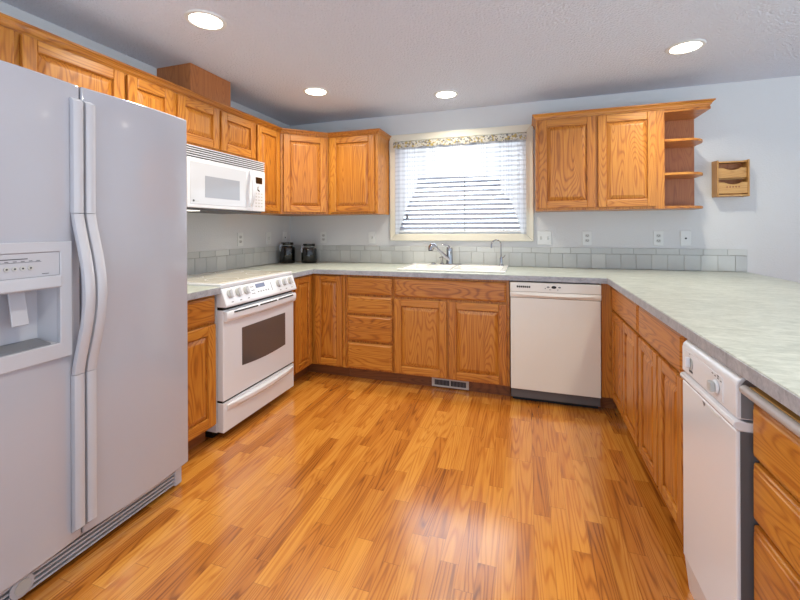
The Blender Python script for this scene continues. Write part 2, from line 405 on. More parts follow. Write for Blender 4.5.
# ------------------------------------------------------------------ cabinet builders (local: x to the right, front towards -y, z up)
def cab_door(parent, x0, x1, z0, z1, fw=0.056, loc=None, rot=None):
    yb = -0.001; t = 0.019
    a0, a1, b0, b1 = x0 + fw - 0.004, x1 - fw + 0.004, z0 + fw - 0.004, z1 - fw + 0.004
    m = MB()
    def ring(d, y): return [(a0 + d, y, b0 + d), (a1 - d, y, b0 + d), (a1 - d, y, b1 - d), (a0 + d, y, b1 - d)]
    m.section([ring(0, yb), ring(0, yb - 0.004), ring(0.009, yb - 0.004), ring(0.012, yb - 0.007), ring(0.032, yb - 0.0155), ring(0.036, yb - 0.0165)])
    d = m.build('door', OAK['z'], parent, loc=loc, rot=rot)
    for (u0, u1) in ((x0, x0 + fw), (x1 - fw, x1)):
        MB().prism([(u0, yb), (u0, yb - t), (u1, yb - t), (u1, yb)], z0, z1, 'z').build('stile', OAK['z'], d, bevel=0.0045)
    for (w0, w1) in ((z0, z0 + fw), (z1 - fw, z1)):
        MB().box(x0 + fw, x1 - fw, yb - t, yb, w0, w1).build('rail', OAK['x'], d, bevel=0.0045)
    return d
def drawer_front(parent, x0, x1, z0, z1, name='drawer'):
    yb = -0.001
    def ring(d, y): return [(x0 + d, y, z0 + d), (x1 - d, y, z0 + d), (x1 - d, y, z1 - d), (x0 + d, y, z1 - d)]
    return MB().section([ring(0, yb), ring(0, yb - 0.010), ring(0.004, yb - 0.014), ring(0.010, yb - 0.0155), ring(0.013, yb - 0.019)]).build(name, OAK['x'], parent, bevel=0.001, seg=1)
def base_body(parent, w, depth=0.605, ctop=0.872, toe=True, frame_top=0.872):
    MB().box(0.001, w - 0.001, 0.020, depth, 0.10, ctop).build('carcass', OAK['z'], parent)
    MB().box(0.001, w - 0.001, 0.0, 0.0195, 0.10, frame_top).build('face_frame', OAK['z'], parent, bevel=0.001, seg=1)
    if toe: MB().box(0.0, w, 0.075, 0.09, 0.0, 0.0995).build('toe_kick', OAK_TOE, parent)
R90 = PI / 2
GB = 'oak base cabinets'; GW = 'oak wall cabinets'

# left run, between refrigerator and range
c = thing('base_cabinet', 'narrow oak base cabinet with one drawer and one door between refrigerator and range', 'cabinet', (0.61, -2.045, 0), R90, GB)
base_body(c, 0.346); drawer_front(c, 0.016, 0.334, 0.715, 0.86); cab_door(c, 0.016, 0.334, 0.115, 0.70)
# corner
c = thing('corner_base_cabinet', 'oak corner base cabinet with two doors meeting at a right angle', 'cabinet', (0, 0, 0), 0, GB)
MB().prism([(0.005, -0.948), (0.59, -0.948), (0.59, -0.59), (0.927, -0.59), (0.927, -0.005), (0.005, -0.005)], 0.10, 0.872, 'z').build('carcass', OAK['z'], c)
MB().prism([(0.591, -0.948), (0.61, -0.948), (0.61, -0.61), (0.927, -0.61), (0.927, -0.591), (0.591, -0.591)], 0.10, 0.872, 'z').build('face_frame', OAK['z'], c)
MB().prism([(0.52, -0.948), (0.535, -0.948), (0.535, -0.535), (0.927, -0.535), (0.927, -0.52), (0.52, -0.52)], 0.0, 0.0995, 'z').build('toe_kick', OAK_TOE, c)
cab_door(c, 0, 0.247, 0.115, 0.86, 0.05, loc=(0.61, -0.885, 0), rot=(0, 0, R90))
cab_door(c, 0.654, 0.902, 0.115, 0.86, 0.05, loc=(0, -0.61, 0))
# back run
c = thing('drawer_base_cabinet', 'oak base cabinet with a bank of four drawers beside the sink cabinet', 'cabinet', (0.93, -0.61, 0), 0, GB)
base_body(c, 0.42)
for z0, z1 in ((0.717, 0.855), (0.557, 0.70), (0.336, 0.54), (0.112, 0.319)): drawer_front(c, 0.022, 0.41, z0, z1)
c = thing('sink_base_cabinet', 'oak sink base cabinet with two doors under a wide false drawer front', 'cabinet', (1.35, -0.61, 0), 0, GB)
base_body(c, 0.888, ctop=0.70)
drawer_front(c, 0.010, 0.866, 0.710, 0.855, 'false_drawer_front'); cab_door(c, 0.010, 0.427, 0.112, 0.695); cab_door(c, 0.445, 0.868, 0.112, 0.695)
# peninsula
c = thing('base_cabinet', 'oak peninsula base cabinet with drawer over two doors beside the dishwasher', 'cabinet', (2.915, -0.612, 0), -R90, GB)
base_body(c, 0.655); drawer_front(c, 0.008, 0.646, 0.702, 0.855); cab_door(c, 0.008, 0.312, 0.112, 0.69, 0.05); cab_door(c, 0.330, 0.636, 0.112, 0.69, 0.05)
c = thing('base_cabinet', 'oak peninsula base cabinet with drawer over two doors beside the trash compactor', 'cabinet', (2.915, -1.268, 0), -R90, GB)
base_body(c, 0.678); drawer_front(c, 0.012, 0.592, 0.702, 0.855); cab_door(c, 0.012, 0.302, 0.112, 0.69, 0.05); cab_door(c, 0.320, 0.592, 0.112, 0.69, 0.05)
c = thing('drawer_base_cabinet', 'oak peninsula drawer cabinet with four drawers beyond the trash compactor', 'cabinet', (2.915, -2.322, 0), -R90, GB)
base_body(c, 0.48, ctop=0.81, frame_top=0.816)
MB().box(0.001, 0.016, 0.0, 0.0195, 0.8165, 0.872).build('frame_stile', OAK['z'], c)
for z0, z1 in ((0.667, 0.803), (0.508, 0.652), (0.30, 0.494), (0.112, 0.286)): drawer_front(c, 0.004, 0.468, z0, z1)
# filler panel between dishwasher and peninsula
tag(MB().box(2.838, 2.934, -0.61, -0.59, 0.10, 0.872).build('filler_panel', OAK['z']), 'narrow upright oak filler panel between dishwasher and peninsula corner', 'panel')
bpy.data.objects['filler_panel'].location = (0, 0, 0)
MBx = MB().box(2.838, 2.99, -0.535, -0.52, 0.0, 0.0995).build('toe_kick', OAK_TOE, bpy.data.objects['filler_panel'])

# pull-out board
t = thing('cutting_board', 'pale pull-out cutting board slid out a little above the peninsula drawers', 'cutting board', (2.915, -2.345, 0.832), -R90)
MB().box(0.0, 0.40, -0.030, 0.38, 0.0, 0.018).build('board', PINE['x'], t, bevel=0.002)
MB().tube([(-0.003, -0.040, 0.009), (0.0, -0.040, 0.009), (0.40, -0.040, 0.009), (0.403, -0.040, 0.009)], [0.008, 0.0115, 0.0115, 0.008], 14).build('edge_trim', BOARDW, t, smooth=True)

# ------------------------------------------------------------------ worktops
CT0, CT1 = 0.8745, 0.914
SX0, SX1, SY0, SY1 = 1.385, 2.185, -0.535, -0.075
PX0, PX1, PY = 2.870, 3.915, -2.83
def in_top(u, w):
    if SX0 < u < SX1 and SY0 < w < SY1: return False
    return w > -0.648 or (u < 0.648 and w > -0.953) or (u > PX0)
top = thing('countertop', 'long mottled grey laminate countertop running under the window and along the peninsula', 'countertop', (0, 0, CT0))
m = MB().cells([0.002, 0.648, SX0, SX1, PX0, PX1], [PY, -0.953, -0.648, SY0, SY1, -0.002], in_top, lambda u, w: (u, w, CT1 - CT0), lambda u, w: (u, w, 0))
m.build('worktop', LAM, top, bevel=0.003)
eb0, eb1 = 0.0005, CT1 - CT0 - 0.0035
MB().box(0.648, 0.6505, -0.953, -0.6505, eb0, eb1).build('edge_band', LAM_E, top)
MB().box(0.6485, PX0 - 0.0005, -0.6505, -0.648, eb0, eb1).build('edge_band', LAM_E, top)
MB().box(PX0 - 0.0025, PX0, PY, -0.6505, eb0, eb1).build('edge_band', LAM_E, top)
top2 = thing('countertop', 'small mottled grey laminate countertop between refrigerator and range', 'countertop', (0, 0, CT0))
MB().box(0.002, 0.648, -2.045, -1.694, 0, CT1 - CT0).build('worktop', LAM, top2, bevel=0.003)
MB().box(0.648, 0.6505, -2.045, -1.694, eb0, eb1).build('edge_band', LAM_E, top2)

# ------------------------------------------------------------------ tiled backsplash
def splash(name, label, length, loc, rz):
    s = thing(name, label, 'backsplash', loc, rz)
    MB().box(0, length, -0.006, -0.001, 0.0, 0.168).build('grout', GROUT, s)
    m = MB()
    def row(z0, z1, w, off):
        x = off - w
        while x < length:
            a, b = max(x + 0.0012, 0), min(x + w - 0.0012, length)
            if b - a > 0.008:
                b_ = len(m.v); e = 0.002
                def rg(d, y): return [(a + d, y, z0 + d), (b - d, y, z0 + d), (b - d, y, z1 - d), (a + d, y, z1 - d)]
                m.section([rg(0, -0.004), rg(0, -0.008), rg(e, -0.0098)])
            x += w
    row(0.002, 0.119, 0.1085, 0.03); row(0.1215, 0.168, 0.155, 0.06)
    m.build('tiles', TILE, s)
splash('backsplash', 'grey tiled backsplash along the window wall', 3.90, (0.012, 0, CT1 + 0.0005), 0)
splash('backsplash', 'grey tiled backsplash behind the range', 2.03, (0, -2.045, CT1 + 0.0005), R90)

# ------------------------------------------------------------------ wall cabinets
ZU, ZT = 1.383, 2.092
def wall_body(p, w, z0, depth=0.30):
    MB().box(0.001, w - 0.001, 0.020, depth, z0, ZT).build('carcass', OAK['z'], p)
    MB().box(0.001, w - 0.001, 0.0, 0.0195, z0, ZT).build('face_frame', OAK['z'], p, bevel=0.001, seg=1)
def lw(y0): return (0.305, y0, 0)
DB, DT = 1.400, 2.086
c = thing('wall_cabinet', 'short oak wall cabinet with two doors above the refrigerator', 'cabinet', lw(-2.945), R90, GW)
wall_body(c, 0.935, 1.80); cab_door(c, 0.018, 0.455, 1.815, DT); cab_door(c, 0.481, 0.925, 1.815, DT)
c = thing('wall_cabinet', 'narrow oak wall cabinet between refrigerator and microwave, mostly hidden', 'cabinet', lw(-2.008), R90, GW)
wall_body(c, 0.30, ZU); cab_door(c, 0.006, 0.29, DB, DT)
c = thing('wall_cabinet', 'short oak wall cabinet with two doors above the microwave', 'cabinet', lw(-1.706), R90, GW)
wall_body(c, 0.754, 1.772); cab_door(c, 0.022, 0.362, 1.806, DT); cab_door(c, 0.382, 0.745, 1.806, DT)
c = thing('wall_cabinet', 'narrow tall oak wall cabinet between microwave and corner cabinet', 'cabinet', lw(-0.95), R90, GW)
wall_body(c, 0.338, ZU); cab_door(c, 0.014, 0.312, DB, DT, 0.05)
c = thing('corner_wall_cabinet', 'diagonal oak corner wall cabinet with one door', 'cabinet', (0, 0, 0), 0, GW)
MB().prism([(0.005, -0.609), (0.285, -0.609), (0.609, -0.285), (0.609, -0.005), (0.005, -0.005)], ZU, ZT, 'z').build('carcass', OAK['z'], c)
q = 0.305 * math.sqrt(2)
f = MB().box(0.002, q - 0.002, 0.0, 0.0175, ZU, ZT).build('face_frame', OAK['z'], c, loc=(0.305, -0.61, 0), rot=(0, 0, PI / 4))
cab_door(c, 0.024, q - 0.024, DB, DT, loc=(0.305, -0.61, 0), rot=(0, 0, PI / 4))
c = thing('wall_cabinet', 'oak wall cabinet with one door just before the sink window', 'cabinet', (0.612, -0.305, 0), 0, GW)
wall_body(c, 0.492, ZU); cab_door(c, 0.03, 0.462, DB, DT)
c = thing('wall_cabinet', 'oak wall cabinet with two doors and open end shelves beyond the sink window', 'cabinet', (2.43, -0.305, 0), 0, GW)
wall_body(c, 0.872, ZU); cab_door(c, 0.022, 0.418, DB, DT); cab_door(c, 0.438, 0.816, DB, DT)
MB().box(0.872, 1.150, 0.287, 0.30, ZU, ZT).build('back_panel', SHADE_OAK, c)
def shelf_poly(x0, x1, y0, y1, r):
    pts = [(x0, y1), (x0, y0)]
    for k in range(9):
        a = -PI / 2 + PI / 2 * k / 8; pts.append((x1 - r + r * math.cos(a), y0 + r + r * math.sin(a)))
    return pts + [(x1, y1)]
for z in (ZU, 1.622, 1.862): MB().prism(shelf_poly(0.872, 1.148, 0.004, 0.286, 0.15), z, z + 0.019, 'z').build('shelf', OAK['x'], c, bevel=0.003)
MB().box(0.872, 1.150, 0.004, 0.286, ZT - 0.018, ZT).build('top_board', OAK['x'], c)
# crown mouldings
PROF = [(-0.004, -0.042), (0.003, -0.042), (0.005, -0.036), (0.010, -0.031), (0.013, -0.022), (0.022, -0.012), (0.028, -0.009), (0.028, 0.0), (-0.004, 0.0)]
def crown(path, zt):
    rings = []; n = len(path)
    for i, p in enumerate(path):
        def nrm(a, b):
            d = Vector((b[0] - a[0], b[1] - a[1])).normalized(); return Vector((d.y, -d.x))
        if i == 0: k = nrm(path[0], path[1])
        elif i == n - 1: k = nrm(path[-2], path[-1])
        else:
            a, b = nrm(path[i - 1], p), nrm(p, path[i + 1]); k = (a + b) / (1 + a.dot(b))
        rings.append([(p[0] + k.x * o, p[1] + k.y * o, zt + z) for o, z in PROF])
    return MB().section(rings)
tag(crown([(0.305, -2.95), (0.305, -0.61), (0.61, -0.305), (1.104, -0.305), (1.104, -0.004)], 2.134).build('crown_molding', OAK['y']),
    'long oak crown moulding along the top of the cabinets from refrigerator to window', 'moulding')
crown([(2.432, -0.004), (2.432, -0.305), (3.57, -0.305), (3.57, -0.004)], 2.134).build('crown_molding', OAK['x'], c, loc=(-2.43, 0.305, 0))
# boxed duct cover on top
tag(MB().box(0.002, 0.290, -1.557, -1.196, 2.0925, CEIL - 0.001).build('duct_cover', PLY, bevel=0.002), 'plain brown wooden duct box between the cabinet tops and the ceiling', 'duct cover')

# ------------------------------------------------------------------ refrigerator
FX = thing('refrigerator', 'white side-by-side refrigerator with ice and water dispenser', 'refrigerator', (0.775, -2.965, 0), R90)
FW, SPL = 0.918, 0.437
MB().box(0.006, FW - 0.006, 0.078, 0.745, 0.03, 1.765).build('body', FRIDGE_W, FX, bevel=0.004)
def dfront(x0, x1):
    return lambda x: -0.014 * (1 - ((2 * x - x0 - x1) / (x1 - x0)) ** 2)
def fdoor(x0, x1, hole=None):
    f = dfront(x0, x1); n = 16
    us = [lerp(x0, x1, i / n) for i in range(n + 1)]; ws = [0.115, 1.787]
    if hole:
        us = sorted(set([u for u in us if min(abs(u - hole[0]), abs(u - hole[1])) > 0.008] + [hole[0], hole[1]])); ws = [0.115, hole[2], hole[3], 1.787]
    keep = (lambda u, w: not (hole[0] < u < hole[1] and hole[2] < w < hole[3])) if hole else (lambda u, w: True)
    return MB().cells(us, ws, keep, lambda u, w: (u, f(u), w), lambda u, w: (u, 0.072, w)).build('door', FRIDGE_W, FX, bevel=0.006, seg=3, smooth=True, angle=50)
HOLE = (0.085, 0.358, 0.852, 1.185)
dl = fdoor(0.0, SPL - 0.003, HOLE); dr = fdoor(SPL + 0.003, FW)
def fhandle(door, xa, xb, f):
    y0 = f((xa + xb) / 2) + 0.001; xc, hw = (xa + xb) / 2, (xb - xa) / 2
    def sec(z, off, dep):
        pts = []
        for k in range(12):
            a = 2 * PI * k / 12; px = math.copysign(abs(math.cos(a)) ** 0.6, math.cos(a)); py = math.copysign(abs(math.sin(a)) ** 0.6, math.sin(a))
            pts.append((xc + hw * px, y0 - off - dep / 2 + dep / 2 * py, z))
        return pts
    zs = [lerp(0.727, 1.311, i / 32) for i in range(33)]
    g = MB().section([sec(z, 0.004 + 0.058 * math.sin(PI * i / 32) ** 1.3, 0.026) for i, z in enumerate(zs)]).build('handle', FRIDGE_P, door, smooth=True)
    for a, b in ((1.313, 1.732), (0.155, 0.725)):
        cap = 0.012
        lo = [sec(a, 0, 0.030), sec(b - cap, 0, 0.030), sec(b, 0, 0.014)] if a > 1 else [sec(a, 0, 0.014), sec(a + cap, 0, 0.030), sec(b, 0, 0.030)]
        MB().section(lo).build('handle_trim', FRIDGE_P, g, smooth=True)
fhandle(dl, 0.395, 0.4315, dfront(0.0, SPL - 0.003)); fhandle(dr, 0.4380, 0.474, dfront(SPL + 0.003, FW))
# dispenser in the freezer door
dp = MB().cells([0.062, 0.088, 0.354, 0.392], [0.802, 0.856, 1.052, 1.095, 1.176, 1.212], lambda u, w: not (0.088 < u < 0.354 and (0.856 < w < 1.052 or 1.095 < w < 1.176)),
               lambda u, w: (u, -0.024, w), lambda u, w: (u, -0.004, w)).build('dispenser', FRIDGE_P, dl, bevel=0.003)
MB().box(0.089, 0.353, -0.020, -0.004, 1.096, 1.175).build('control_panel', FRIDGE_P, dp)
rc = MB(); x0, x1, z0, z1 = 0.0875, 0.3555, 0.8545, 1.0535
rc.v = [(x0, -0.004, z0), (x1, -0.004, z0), (x1, -0.004, z1), (x0, -0.004, z1), (x0 + 0.02, 0.066, z0 + 0.01), (x1 - 0.02, 0.066, z0 + 0.01), (x1 - 0.02, 0.066, z1 - 0.005), (x0 + 0.02, 0.066, z1 - 0.005)]
rc.f = [(4, 5, 6, 7), (0, 1, 5, 4), (1, 2, 6, 5), (2, 3, 7, 6), (3, 0, 4, 7)]
rc.build('recess', FRIDGE_P, dp)
MB().prism([(-0.010, 0.8565), (-0.010, 0.861), (0.064, 0.872), (0.064, 0.8655)], 0.11, 0.332, 'x').build('drip_tray', GREY_P, dp)
MB().prism([(0.030, 1.050), (0.036, 1.052), (0.014, 0.935), (0.008, 0.936)], 0.235, 0.282, 'x').build('paddle', FRIDGE_P, dp, bevel=0.003)
MB().lathe([(0.020, 1.02), (0.028, 1.052)], 16, (0.16, 0.03, 0)).build('ice_chute', BLACK, dp, smooth=True)
MB().prism([(-0.036, 1.056), (-0.024, 1.050), (-0.0245, 1.094), (-0.030, 1.092)], 0.0885, 0.3535, 'x').build('visor', FRIDGE_P, dp, bevel=0.003)
for k in range(5):
    MB().lathe([(0.0075, -0.0232), (0.0075, -0.0195)], 16, (0.185 + k * 0.021, 0, 1.127), 'y').build('button', SOCK, dp)
    MB().lathe([(0.003, -0.0236), (0.003, -0.0230)], 10, (0.185 + k * 0.021, 0, 1.127), 'y').build('button_mark', INK, dp)
mk = MB().box(0.115, 0.300, -0.0205, -0.0199, 1.1455, 1.147).box(0.19, 0.262, -0.0205, -0.0199, 1.156, 1.159).box(0.115, 0.17, -0.0205, -0.0199, 1.156, 1.159)
for k in range(9): mk.box(0.118 + k * 0.021, 0.128 + k * 0.021, -0.0205, -0.0199, 1.149, 1.151)
mk.box(0.302, 0.322, -0.0205, -0.0199, 1.103, 1.105); mk.build('panel_print', INK, dp)
# toe grille
g = MB().box(0.01, FW - 0.045, 0.060, 0.075, 0.014, 0.100)
g.build('grille_back', GREY_D, FX)
sl = MB()
for k in range(5): z = 0.018 + k * 0.017; sl.prism([(0.058, z), (0.040, z + 0.003), (0.040, z + 0.010), (0.058, z + 0.008)], 0.012, FW - 0.046, 'x')
gr = sl.build('toe_grille', FRIDGE_P, FX)
MB().box(FW - 0.045, FW - 0.006, 0.036, 0.075, 0.010, 0.104).build('grille_end_cap', FRIDGE_P, gr, bevel=0.006)
fc = MB().lathe([(0.034, 0.0385), (0.034, 0.033), (0.030, 0.031)], 28, (0.272, 0, 0.058), 'y').build('filter_cap', FRIDGE_P, gr, smooth=True)
MB().lathe([(0.023, 0.0308), (0.022, 0.0285)], 24, (0.272, 0, 0.058), 'y').build('cap_knob', SOCK, fc, smooth=True)
MB().box(0.03, FW - 0.03, 0.02, 0.09, 1.7885, 1.800).build('hinge_cover', FRIDGE_P, FX, bevel=0.004) if False else None
for xx in (0.1, FW - 0.14):
    for yy in (0.13, 0.66): MB().lathe([(0.02, 0.0), (0.02, 0.032)], 14, (xx, yy, 0)).build('foot', BLACK, FX)

# ------------------------------------------------------------------ range
RW = 0.736
RG = thing('range', 'white slide-in electric range with smooth cooktop and oven', 'range', (0.66, -1.690, 0), R90)
MB().box(0.004, RW - 0.004, 0.052, 0.640, 0.045, 0.895).build('body', WHITE, RG, bevel=0.002)
MB().box(0.02, RW - 0.02, 0.10, 0.62, 0.0, 0.0445).build('plinth', BLACK, RG)
ck = MB().box(0.0, RW, 0.014, 0.600, 0.900, 0.926).build('cooktop', WHITE, RG, bevel=0.007, seg=3)
MB().box(0.03, RW - 0.03, 0.05, 0.575, 0.9262, 0.9285).build('cooktop_glass', COOK, ck, bevel=0.001, seg=1)
for (bx, by, br) in ((0.19, 0.18, 0.10), (0.55, 0.18, 0.085), (0.19, 0.44, 0.08), (0.55, 0.44, 0.10)):
    m = MB(); seg = 40
    for r in (br, br - 0.003):
        for z in (0.9287, 0.9291):
            for k in range(seg): a = 2 * PI * k / seg; m.v.append((bx + r * math.cos(a), by + r * math.sin(a), z))
    for k in range(seg):
        l = (k + 1) % seg
        m.f += [(k, l, seg + l, seg + k), (2 * seg + k, 3 * seg + k, 3 * seg + l, 2 * seg + l), (seg + k, seg + l, 3 * seg + l, 3 * seg + k)]
    m.build('burner_ring', SOCK, ck)
P0, P1 = Vector((0.010, 0.899)), Vector((-0.026, 0.800))         # slanted panel face (y, z)
cp = MB().prism([(0.05, 0.8985), (P0.x, P0.y), (P1.x, P1.y), (-0.022, 0.789), (0.05, 0.789)], 0.0, RW, 'x').build('control_panel', WHITE, RG, bevel=0.005, seg=3)
nrm = Vector((P1.y - P0.y, -(P1.x - P0.x))).normalized(); tilt = math.atan2(nrm.y, -nrm.x)
def on_panel(s, out=0.0):
    p = P0.lerp(P1, s); return (p.x + nrm.x * out, p.y + nrm.y * out)
for i, kx in enumerate((0.056, 0.128, 0.200, 0.535, 0.605, 0.675)):
    y, z = on_panel(0.36, 0.0)
    k = MB().lathe([(0.027, 0.0005), (0.026, 0.006), (0.023, 0.008)], 24, axis='y')
    k.v = [(a, -b, d) for a, b, d in k.v]
    ko = k.build('knob', SOCK, cp, smooth=True, loc=(kx, y, z), rot=(-tilt, 0, 0))
    MB().prism([(-0.008, 0.024), (-0.006, -0.024), (0.006, -0.024), (0.008, 0.024)], -0.030, -0.008, 'y').build('knob_grip', WHITE, ko, bevel=0.004)
def panel_chip(x0, x1, s0, s1, name, mat):
    a, b = on_panel(s0, 0.0002), on_panel(s1, 0.0002); a2, b2 = on_panel(s0, 0.0012), on_panel(s1, 0.0012)
    return MB().prism([a, a2, b2, b], x0, x1, 'x').build(name, mat, cp)
panel_chip(0.292, 0.385, 0.10, 0.36, 'display', LCD)
pm = MB()
for k in range(5): a, b, a2, b2 = on_panel(0.58, .0002), on_panel(0.64, .0002), on_panel(0.58, .001), on_panel(0.64, .001); pm.prism([a, a2, b2, b], 0.30 + k * 0.026, 0.312 + k * 0.026, 'x')
for x in (0.245, 0.262): 
    for s in (0.2, 0.42, 0.62): a, b, a2, b2 = on_panel(s, .0002), on_panel(s + 0.06, .0002), on_panel(s, .001), on_panel(s + 0.06, .001); pm.prism([a, a2, b2, b], x, x + 0.008, 'x')
for x in (0.05, 0.122, 0.194, 0.53, 0.60, 0.67): a, b, a2, b2 = on_panel(0.82, .0002), on_panel(0.86, .0002), on_panel(0.82, .001), on_panel(0.86, .001); pm.prism([a, a2, b2, b], x, x + 0.016, 'x')
a, b, a2, b2 = on_panel(0.12, .0002), on_panel(0.72, .0002), on_panel(0.12, .001), on_panel(0.72, .001); pm.prism([a, a2, b2, b], 0.449, 0.452, 'x')
pm.build('panel_print', INK, cp)
MB().box(0.01, RW - 0.01, 0.012, 0.050, 0.772, 0.788).build('vent_gap', BLACK, RG)
od = MB().box(0.004, RW - 0.004, 0.002, 0.050, 0.236, 0.771).build('oven_door', WHITE, RG, bevel=0.004)
# oven window with a bowed lower edge
wp = [(0.163, 0.635), (0.163, 0.40)]
for k in range(1, 12): t_ = k / 12; wp.append((lerp(0.163, 0.620, t_), 0.40 - 0.012 * math.sin(PI * t_)))
wp += [(0.620, 0.40), (0.620, 0.635)]
MB().prism(wp, -0.0008, 0.004, 'y').build('oven_window', OVENGLASS, od)
# full-width door handle, bulging in the middle
rings = []
for k in range(25):
    t_ = k / 24; x = lerp(0.006, RW - 0.006, t_); b = math.sin(PI * t_) ** 0.7
    o_ = 0.026 + 0.012 * b; h0 = 0.704 - 0.004 * b
    rings.append([(x, 0.001, 0.768), (x, -o_ * 0.75, 0.768), (x, -o_, 0.755), (x, -o_, h0 + 0.018), (x, -o_ * 0.6, h0), (x, 0.001, h0 - 0.004)])
hd = MB().section(rings).build('door_handle', WHITE, od, bevel=0.004, smooth=True)
vs_ = MB()
for (a, b) in ((0.06, 0.27), (0.29, 0.47), (0.49, 0.68)):
    rr_ = []
    for k in range(7):
        x = lerp(a, b, k / 6); o_ = 0.026 + 0.012 * math.sin(PI * (x - 0.006) / (RW - 0.012)) ** 0.7 + 0.0006
        rr_.append([(x, -o_ * 0.95, 0.7605), (x, -o_ - 0.0008, 0.757), (x, -o_ - 0.0008, 0.7515), (x, -o_ * 0.95, 0.7515)])
    vs_.section(rr_)
vs_.build('handle_vent', BLACK, od)
dw = MB().box(0.004, RW - 0.004, 0.002, 0.050, 0.050, 0.224).build('storage_drawer', WHITE, RG, bevel=0.004)
rings = []
for k in range(25):
    t_ = k / 24; x = lerp(0.03, RW - 0.02, t_); b = math.sin(PI * t_) ** 0.8; o_ = 0.006 + 0.024 * b
    rings.append([(x, 0.0015, 0.210), (x, -o_, 0.206), (x, -o_, 0.192 - 0.008 * b), (x, 0.0015, 0.172 - 0.016 * b)])
MB().section(rings).build('drawer_handle', WHITE, dw, smooth=True)
MB().box(0.006, RW - 0.006, 0.012, 0.050, 0.2245, 0.2355).build('drawer_gap', BLACK, RG)

# ------------------------------------------------------------------ microwave over the range
MW = thing('microwave', 'white over-the-range microwave mounted under the short cabinet', 'microwave', (0.41, -1.704, 1.374), R90)
MWW = 0.736
MB().box(0.002, MWW - 0.002, 0.022, 0.400, 0.018, 0.394).build('body', WHITE, MW)
MB().box(0.01, MWW - 0.01, 0.025, 0.395, 0.0, 0.0175).build('underside', GREY_D, MW)
ul = MB().box(0.07, 0.18, 0.08, 0.15, -0.003, 0.0).build('cooktop_lamp', MWLENS, MW)
vg = MB().box(0.0, MWW, 0.010, 0.0215, 0.318, 0.394).build('vent_grille', BLACK, MW)
vs_ = MB()
for k in range(6): z = 0.316 + k * 0.0143; vs_.prism([(0.0095, z), (0.0, z), (-0.001, z + 0.006), (0.0095, z + 0.0065)], 0.0, MWW, 'x')
vs_.build('louvre', WHITE, vg)
md_ = MB().box(0.0, 0.590, -0.004, 0.0215, 0.012, 0.315).build('door', WHITE, MW, bevel=0.004)
MB().box(0.02, 0.520, -0.0055, -0.0035, 0.035, 0.296).build('door_glass', MWGLASS, md_, bevel=0.001, seg=1)
MB().box(0.135, 0.450, -0.0062, -0.0050, 0.080, 0.218).build('window', plain('grey_perforated_screen', (158, 162, 172), 0.12, coat=0.6), md_)  # grey panel paints in the blind's reflection on the door glass
MB().lathe([(0.007, -0.0065), (0.007, -0.005)], 16, (0.045, 0, 0.055), 'y').build('logo', INK, md_)
MB().box(0.058, 0.085, -0.0062, -0.005, 0.050, 0.055).build('logo_print', SOCK, md_)
rings = []
for k in range(21):
    t_ = k / 20; z = lerp(0.04, 0.305, t_); o_ = 0.008 + 0.034 * math.sin(PI * t_) ** 0.8; hw = 0.011 + 0.007 * math.sin(PI * t_)
    rings.append([(0.562 - hw, -o_ + 0.006, z), (0.562 - hw * .8, -o_ - 0.004, z), (0.562 + hw * .8, -o_ - 0.006, z), (0.562 + hw, -o_ + 0.004, z), (0.562 + hw * .6, -o_ + 0.009, z), (0.562 - hw * .6, -o_ + 0.009, z)])
MB().section(rings).build('handle', WHITE, md_, smooth=True)
pc = MB().box(0.594, MWW, -0.004, 0.0215, 0.012, 0.315).build('control_panel', WHITE, MW, bevel=0.004)
MB().box(0.625, 0.700, -0.0055, -0.0038, 0.222, 0.270).build('display', BLACK_G, pc)
bt = MB()
for r in range(5):
    for k in range(3): bt.box(0.622 + k * 0.032, 0.638 + k * 0.032, -0.005, -0.0038, 0.045 + r * 0.024, 0.054 + r * 0.024)
bt.build('button', SOCK, pc)
cr = MB().prism([(0.648, 0.200), (0.656, 0.200), (0.652, 0.180), (0.672, 0.168), (0.668, 0.160), (0.644, 0.172)], -0.005, -0.0038, 'y'); cr.build('start_mark', BLACK, pc)

# ------------------------------------------------------------------ dishwasher
DW = thing('dishwasher', 'white built-in dishwasher between sink cabinet and peninsula', 'dishwasher', (2.243, -0.628, 0), 0)
W_ = 0.590
MB().box(0.004, W_ - 0.004, 0.020, 0.600, 0.032, 0.866).build('body', GREY_D, DW)
MB().box(0.002, W_ - 0.002, -0.002, 0.0195, 0.098, 0.752).build('door', CREAM, DW, bevel=0.003)
pn = MB().box(0.0, W_, -0.014, 0.0195, 0.797, 0.864).build('control_panel', CREAM, DW, bevel=0.004)
rings = []
for k in range(21):
    t_ = k / 20; x = lerp(0.0, W_, t_); b = math.sin(PI * t_); zb = 0.797 - 0.001; zc = 0.782 - 0.010 * b
    rings.append([(x, 0.019, zb), (x, -0.013, zb), (x, -0.016 - 0.004 * b, zc), (x, -0.006, 0.756), (x, 0.019, 0.7545)])
MB().section(rings).build('handle_band', CREAM, pn, smooth=True)
vs_ = MB()
for k in range(7): vs_.box(0.046 + k * 0.0135, 0.0565 + k * 0.0135, -0.0150, -0.0138, 0.826, 0.840)
vs_.build('vent', BLACK, pn)
MB().prism([(0.205, 0.858), (0.385, 0.858), (0.375, 0.822), (0.350, 0.806), (0.240, 0.806), (0.215, 0.822)], -0.0148, -0.0138, 'y').build('button_console', CREAM, pn)
